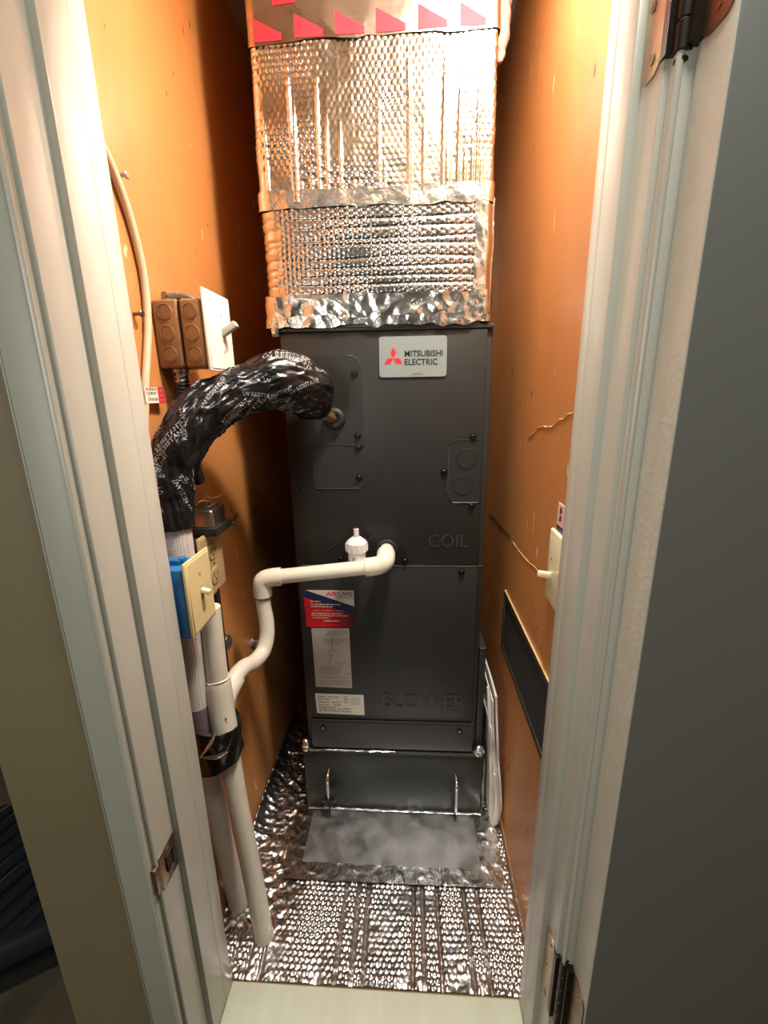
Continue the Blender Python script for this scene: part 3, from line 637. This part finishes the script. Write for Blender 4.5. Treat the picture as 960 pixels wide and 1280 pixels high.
# ------------------------------------------------------------------ white PVC condensate drain
dp = thing('drain_pipe', (-.31, .66, ZP), 'white plastic drain pipe with a curved trap joining a tall floor pipe', 'pipe')
RP = .0162
def pipe(n, pts, r, sub=5, m='pvc', nn=24): return build(n, MB().tube(pts, r, nn, sub=sub), m, dp)
def socket(n, pts, r): return pipe(n, pts, r)
pipe('pipe', [(-.054,.955,-.345),(-.054,.915,-.348)], .0165, 0)
socket('elbow', [(-.054,.926,-.346),(-.054,.912,-.3485),(-.056,.900,-.3555),(-.068,.8965,-.362),(-.085,.894,-.3645),(-.098,.8925,-.3655)], .0205)
build('socket_ring', MB().torus((-.054,.922,-.347), (0,1,-.1), .0205, .0009, 28, 6), 'navy', dp)
pipe('pipe', [(-.080,.8942,-.3645),(-.290,.866,-.3785)], RP, 0)
socket('elbow', [(-.276,.8680,-.3777),(-.296,.865,-.379),(-.311,.8635,-.383),(-.317,.8625,-.392),(-.318,.862,-.420)], .0198)
build('socket_ring', MB().torus((-.318,.862,-.4205), (0,0,1), .0188, .0016, 28, 6), 'rubber', dp)
pipe('trap', [(-.318,.862,-.41),(-.318,.861,-.445),(-.3145,.858,-.478),(-.3135,.850,-.512),(-.319,.832,-.538),(-.329,.800,-.543),(-.336,.768,-.533),(-.342,.735,-.533),(-.349,.708,-.552),(-.354,.690,-.575)], RP, 8)
pipe('branch', [(-.3415,.737,-.535),(-.349,.708,-.553),(-.353,.692,-.575)], .0188, 5)
pipe('pipe', [(-.353,.690,-.36),(-.3535,.6855,-.53)], .0192, 0)
wy = pipe('wye_fitting', [(-.3535,.6865,-.505),(-.3535,.6865,-.509),(-.351,.682,-.56),(-.3465,.677,-.600),(-.342,.674,-.632)], [.0215,.0235,.0235,.0235,.0235], 5)
low = pipe('pipe', [(-.3455,.676,-.60),(-.334,.665,-.757),(-.318,.656,-.93),(-.305,.648,-1.0945)], .0192, 6)
mb = MB()
for i in range(22):
    z = -.66-.014*i; tt_ = (z+.60)/(-1.0945+.60); x = -.347+.042*tt_; y = .678-.030*tt_
    if random.random() < .8: mb.add([(x+.0075, y-.0181, z), (x+.0105, y-.0168, z), (x+.0103, y-.0168, z-.008), (x+.0073, y-.0181, z-.008)], [(0,1,2,3)])
for i in range(6): mb.add([(-.336+.002*(i%2), .6605+.001*(i%2), -.565-.009*i), (-.333, .6625, -.565-.009*i), (-.333, .6625, -.571-.009*i), (-.336, .6605, -.571-.009*i)], [(0,1,2,3)])
build('printed_marks', mb, 'ink', dp, 0, fix=False)['kind'] = 'stuff'
# float switch cup
fs = thing('float_switch', (-.118, .918, -.384), 'small white capped float switch standing behind the horizontal drain pipe', 'switch')
c0 = Vector((-.118, .917, 0)); zz_ = lambda z: (c0.x, c0.y, z)
build('body', MB().tube([zz_(-.386), zz_(-.330)], [.0195,.0195], 28), 'cup', fs)
cap_ = build('cap', MB().tube([zz_(-.338), zz_(-.336), zz_(-.317), zz_(-.313), zz_(-.309), zz_(-.305)], [.0215,.0232,.0232,.0205,.0150,.0105], 28), 'cup', fs, 30)
rb = MB()
for k in range(14):
    q = 2*math.pi*k/14; rb.box(-.0016, .0016, -.0010, .0010, -.0075, .0075, mtx=Matrix.Translation(c0+Vector((.0235*math.cos(q), .0235*math.sin(q), -.327))) @ Matrix.Rotation(q, 4, 'Z'))
build('grip_rib', rb, 'cup', cap_)
build('nozzle', MB().tube([zz_(-.307), zz_(-.286)], [.0062,.0055], 16), 'cup', fs)
build('wire', MB().tube([(-.197,.948,-.352),(-.165,.946,-.330),(-.145,.940,-.315),(-.132,.930,-.293),(-.120,.918,-.283),(-.117,.917,-.287)], .0016, 8, sub=4).tube([(-.117,.918,-.287),(-.105,.935,-.306),(-.095,.944,-.322),(-.087,.949,-.312)], .0014, 8, sub=4), 'rubber', fs)
lb = MB(); curve = lambda u, v: (c0.x+.0199*math.sin((u-.012)/.0195), c0.y-.0199*math.cos((u-.012)/.0195), -.356+v)
for z, a1, b1, h1 in ((.006, .004, .010, .003), (-.001, .003, .024, .005), (-.010, .004, .009, .003)):
    x = a1
    while x < b1-.001:
        lb.add([curve(x, z), curve(x+.0022, z), curve(x+.0022, z+h1), curve(x, z+h1)], [(0,1,2,3)]); x += .003
build('printed_marks', lb, 'black', fs, 0, fix=False)['kind'] = 'stuff'

# ------------------------------------------------------------------ electrical boxes on the left wall
def plate_mb(x, y0, y1, z0, z1, th=.005, bev=.004):      # plate facing +x
    return MB().box(x-th, x, y0, y1, z0, z1, bev*.5, 2).box(x-.0005, x+.0012, y0+.004, y1-.004, z0+.004, z1-.004, .001, 1)
sb = thing('switch_box', (-.408, .77, .04), 'brown painted double metal box with white toggle plate above taped pipe', 'light switch')
for i, (x0, x1) in enumerate(((-.4085, -.3665), (-.3640, -.3290))):
    bx = build('box_body', MB().box(x0, x1, .738, .802, .043, .147, .005, 3), 'brown', sb)
    xc = (x0+x1)/2
    for z in (.128, .096, .064):
        build('knockout', MB().torus((xc, .7376, z), (0,1,0), .0115, .0009, 24, 6).cyl((xc+.001, .7368, z), (0,1,0), .0098, .002, 24), 'brown', bx)
build('box_seam', MB().box(-.3670, -.3635, .741, .80, .046, .144), 'groove', sb)
build('mud_ring', MB().box(-.330, -.325, .742, .80, .048, .142), 'brown', sb)
wp = build('wall_plate', plate_mb(-.322, .737, .841, .038, .163), 'whiteplate', sb)
build('toggle', MB().box(-.0055, .0055, -.0070, .0070, -.004, .030, .002, mtx=Matrix.Translation((-.322, .800, .101)) @ Matrix.Rotation(math.radians(58), 4, 'Y')), 'greytoggle', wp)
build('toggle_slot', MB().box(-.3222, -.3200, .794, .806, .086, .113, .0008), 'greytoggle', wp)
for z in (.131, .071): build('screw', MB().cyl((-.3212, .797, z), (1,0,0), .0033, .0012, 12, .0004), 'greytoggle', wp)
build('connector', MB().cyl((-.385, .765, .147), (0,0,1), .012, .006, 8).box(-.402, -.372, .757, .776, .150, .160, .003).cyl((-.392, .752, .156), (0,1,0), .0045, .026, 12).tube([(-.372,.763,.156),(-.355,.766,.152),(-.347,.768,.146)], .005, 10), 'steel', sb)
cn = build('connector', MB().cyl((-.385, .760, .043), (0,0,-1), .0135, .007, 16, .001).cyl((-.385, .760, .037), (0,0,-1), .0095, .018, 14).torus((-.385,.760,.030), (0,0,1), .0105, .0025).torus((-.385,.760,.023), (0,0,1), .0100, .0025), 'steel', sb)
fc = MB(); P_, _ = spline([Vector(q) for q in ((-.385,.760,.020),(-.388,.762,-.05),(-.392,.775,-.12),(-.393,.79,-.155))], 1, 24)
fc.tube(P_, [.0115+.0012*(i % 2) for i in range(len(P_))], 14)
build('flex_conduit', fc, 'flex', label='black flexible conduit hanging below the brown switch box', cat='conduit')

bb = thing('blue_switch_box', (-.37, .615, -.365), 'bright blue plastic box with ivory toggle plate beside the door jamb', 'light switch')
build('box_body', MB().box(-.406, -.331, .583, .640, -.358, -.246, .003), 'blue', bb)
tb = MB()
for y, x in ((.590, -.372), (.606, -.352)): tb.box(x-.008, x+.008, y-.004, y+.004, -.248, -.238, .001).box(x+.004, x+.012, y-.002, y+.010, -.243, -.236, .001)
build('nail_tab', tb, 'blue', bb)
ip = build('wall_plate', plate_mb(-.325, .578, .657, -.354, -.235), 'ivory', bb)
build('toggle', MB().box(-.0038, .0038, -.0048, .0048, 0, .015, .0016, mtx=Matrix.Translation((-.325, .617, -.292)) @ Matrix.Rotation(math.radians(105), 4, 'Y')), 'ivorylight', ip)
build('toggle_slot', MB().box(-.3255, -.3232, .612, .622, -.307, -.283, .0006), 'ivorydark', ip)
for z in (-.264, -.325): build('screw', MB().cyl((-.3242, .617, z), (1,0,0), .0033, .0012, 12, .0004), 'ivorydark', ip)

ob = thing('outlet_box', (-.395, .79, -.38), 'dusty beige duplex outlet plate behind the blue switch box', 'outlet')
build('box_body', MB().box(-.4085, -.390, .752, .826, -.372, -.258, .003), 'rubber', ob)
op = build('wall_plate', plate_mb(-.384, .741, .838, -.379, -.253), 'ivorydark', ob)
for z in (-.291, -.341):
    rc = build('receptacle', MB().poly(rrect(.772, .806, z-.015, z+.015, .011), lambda y, z: (-.3805, y, z), lambda y, z: (-.384, y, z)), 'ivorydark', op)
    build('slot', MB().box(-.3806, -.3802, .780, .7822, z-.002, z+.008).box(-.3806, -.3802, .795, .7972, z-.002, z+.007).cyl((-.3806, .7885, z-.008), (1,0,0), .0025, .0004, 10), 'groove', rc)
build('screw', MB().cyl((-.3830, .789, -.316), (1,0,0), .0032, .0012, 12, .0004), 'steel', op)
tr = thing('transformer', (-.385, .80, -.26), 'small grey metal transformer strapped in black above the beige outlet', 'transformer')
build('case', MB().box(-.408, -.366, .772, .832, -.243, -.206, .006, 3), 'steel', tr)
build('top_cover', MB().box(-.406, -.372, .776, .826, -.207, -.201, .002).box(-.402, -.380, .780, .800, -.202, -.197, .001), 'steel', tr)
build('strap', MB().box(-.409, -.360, .768, .840, -.256, -.240, .002).tube([(-.362,.838,-.246),(-.352,.842,-.240),(-.347,.842,-.232)], .002, 8, sub=3).tube([(-.362,.838,-.252),(-.352,.843,-.252),(-.346,.844,-.257)], .002, 8, sub=3), 'rubber', tr)
build('wire', MB().tube([(-.400,.765,-.178),(-.385,.780,-.174),(-.374,.790,-.186),(-.362,.800,-.186),(-.352,.805,-.179)], .0013, 8, sub=4), 'flex', tr).data.materials[0] = M['brown']
build('wire', MB().tube([(-.398,.772,-.198),(-.388,.782,-.190),(-.380,.792,-.193)], .0016, 8, sub=4), 'steel', tr)
ck = MB(); 
for x, y in ((-.397,.775),(-.388,.795)): ck.tube([(x,y,-.372),(x,y,-.46),(x-.001,y+.002,-.60)], .007, 12, sub=4)
build('conduit_pair', ck, 'flex', label='pair of black cables running down below the beige outlet', cat='cable')
build('pipe_stub', MB().cyl((-.405, .812, -.505), (1,-.15,.05), .0165, .024, 24, .003).cyl((-.402, .812, -.505), (1,-.15,.05), .019, .008, 24, .001), 'steel', label='round grey metal stub on the wall behind the drain pipe', cat='fitting')
build('wall_bolt', MB().cyl((XL, 1.0, -.618), (1,0,0), .011, .006, 6).cyl((XL+.004, 1.0, -.618), (1,0,0), .0055, .024, 14, .001), 'steel', label='shiny steel bolt in the left wall behind the trap bend', cat='bolt')

# beige cable, tag, nails
cb = build('power_cable', MB().tube([(-.404,.60,.36),(-.404,.64,.337),(-.403,.675,.306),(-.403,.705,.25),(-.403,.720,.181),(-.403,.714,.113),(-.403,.695,.053),(-.403,.681,.015),(-.404,.66,-.06)], .0058, 14, sub=6), 'romex', label='beige cable bowing down the orange wall beside the left jamb', cat='cable')
tg = thing('cable_tag', (-.40, .70, -.012), 'small white and red tag at the beige cable end', 'tag')
build('white_panel', MB().box(-.3985, -.3978, .668, .704, -.011, .013), 'labelwhite', tg)
build('red_panel', MB().box(-.3985, -.3977, .7042, .722, -.012, .013), 'red', tg)
mb = MB()
for z, a1, b1 in ((.008, .672, .700), (.002, .672, .697), (-.007, .674, .700)):
    y = a1
    while y < b1: w = random.uniform(.002, .005); mb.add([(-.3976, y, z), (-.3976, y+w, z), (-.3976, y+w, z+.004), (-.3976, y, z+.004)], [(0,1,2,3)]); y += w+.0014
for z in (.006, -.001, -.008): mb.add([(-.3975, .709, z), (-.3975, .716, z), (-.3975, .716, z+.003), (-.3975, .709, z+.003)], [(0,1,2,3)])
build('fine_print', mb, 'ink', tg, 0, fix=False)['kind'] = 'stuff'
def nail(y, z, lab, m='steel'): build('wall_screw', MB().cyl((XL, y, z), (1,0,0), .0028, .012, 10).cyl((XL+.011, y, z), (1,0,0), .0055, .0035, 12, .001), m, label=lab, cat='screw')
nail(.703, .300, 'silver screw in the orange wall beside top of beige cable')
nail(.690, .118, 'dark screw in the orange wall behind the beige cable', 'aged')

# ------------------------------------------------------------------ right wall: vent, switch, sticker
vg = thing('wall_vent', (.238, .84, -.645), 'long black vent panel with foam mesh low on the orange right wall', 'vent')
fm = MB()
for y0, y1, z0, z1 in ((.60,1.045,-.503,-.488),(.60,1.045,-.650,-.635),(1.030,1.045,-.640,-.498),(.60,.615,-.640,-.498)): fm.box(.2355, .2398, y0, y1, z0, z1, .001)
build('frame', fm, 'ventframe', vg)
build('foam_panel', MB().box(.2375, .2396, .612, 1.033, -.638, -.500), 'vent', vg)
build('top_lip', MB().box(.2365, .2399, .60, 1.046, -.4878, -.4858, .0005), 'crack', vg)
rs = thing('wall_switch', (.238, .685, -.35), 'ivory wall switch half hidden behind the right jamb', 'light switch')
rp_ = build('wall_plate', MB().box(.2330, .2398, .650, .723, -.347, -.222, .003, 3), 'ivory', rs); rp_.data.materials[0] = M['ivorylight']
build('toggle', MB().box(-.0050, .0050, -.0048, .0048, 0, .022, .0020, mtx=Matrix.Translation((.234, .704, -.300)) @ Matrix.Rotation(math.radians(-82), 4, 'Y')), 'ivorylight', rs)
for z in (-.270, -.322): build('screw', MB().cyl((.2332, .702, z), (-1,0,0), .003, .001, 12), 'ivorydark', rs)
sk = thing('wall_sticker', (.239, .69, -.222), 'pink and white sticker above the ivory switch on right wall', 'sticker')
build('paper', MB().box(.2389, .2398, .655, .711, -.212, -.176), 'pinklabel', sk); build('blue_strip', MB().box(.2388, .2398, .655, .711, -.221, -.212), 'navy', sk)
mb = MB()
for z in (-.190, -.203): mb.add([(.2387, .690, z), (.2387, .703, z-.002), (.2387, .700, z+.009), (.2387, .692, z+.008)], [(0,1,2,3)])
build('mark', mb, 'darkred', sk, 0)['kind'] = 'stuff'

# ------------------------------------------------------------------ chair in the room beyond the wall
ch = thing('chair', (-1.05, .86, FZ), 'dark navy ribbed chair beyond the left wall end', 'chair')
Mz = Matrix.Translation((-1.05, .86, FZ)) @ Matrix.Rotation(math.radians(-58), 4, 'Z')
seat_z = .43
build('seat', MB().box(-.24, .24, -.23, .22, seat_z-.05, seat_z+.02, .02, 3, Mz), 'seatfab', ch)
bk = build('backrest', MB().box(-.23, .23, .19, .235, seat_z+.02, .80, .02, 3, Mz @ Matrix.Translation((0,.0,0)) ), 'seatfab', ch)
st0 = [o for o in ch.children if o.name.startswith('seat')][0]
sd = Vector((0.010, 0.026, 0)).normalized(); sn = Vector((-sd.y, sd.x, 0)); sc = Mz @ Vector((0, 0, seat_z+.019))
for i in range(-4, 5):
    c = sc + sn*(.047*i); hl = math.sqrt(max(.21**2-(.047*i)**2, .001))
    build('rib', MB().tube([c-sd*hl, c+Vector((0,0,.006)), c+sd*hl], [.010,.018,.010], 10, sub=3), 'seatfab', st0)
    if i > -2: build('piping', MB().tube([c-sd*hl+sn*.0235+Vector((0,0,.004)), c+sd*hl+sn*.0235+Vector((0,0,.004))], .0035, 8), 'lightline', st0)
for i in range(7):
    z = seat_z+.06+.045*i; build('rib', MB().tube([Mz @ Vector((-.21, .186, z)), Mz @ Vector((0, .178, z)), Mz @ Vector((.21, .186, z))], .019, 10, sub=3), 'seatfab', bk)
for x in (-.24, .24):
    for y in (-.21, .22): build('leg', MB().tube([Mz @ Vector((x, y, seat_z-.03)), Mz @ Vector((x*1.06, y*1.08, 0))], [.019,.015], 12), 'chairframe', ch)
    build('side_rail', MB().box(x-.018, x+.018, -.24, .24, seat_z-.085, seat_z-.045, .006, 2, Mz), 'chairframe', ch)

# ------------------------------------------------------------------ lift everything onto its storey
for o in list(COL.objects):
    if o.parent is None:
        o.location.z += LIFT
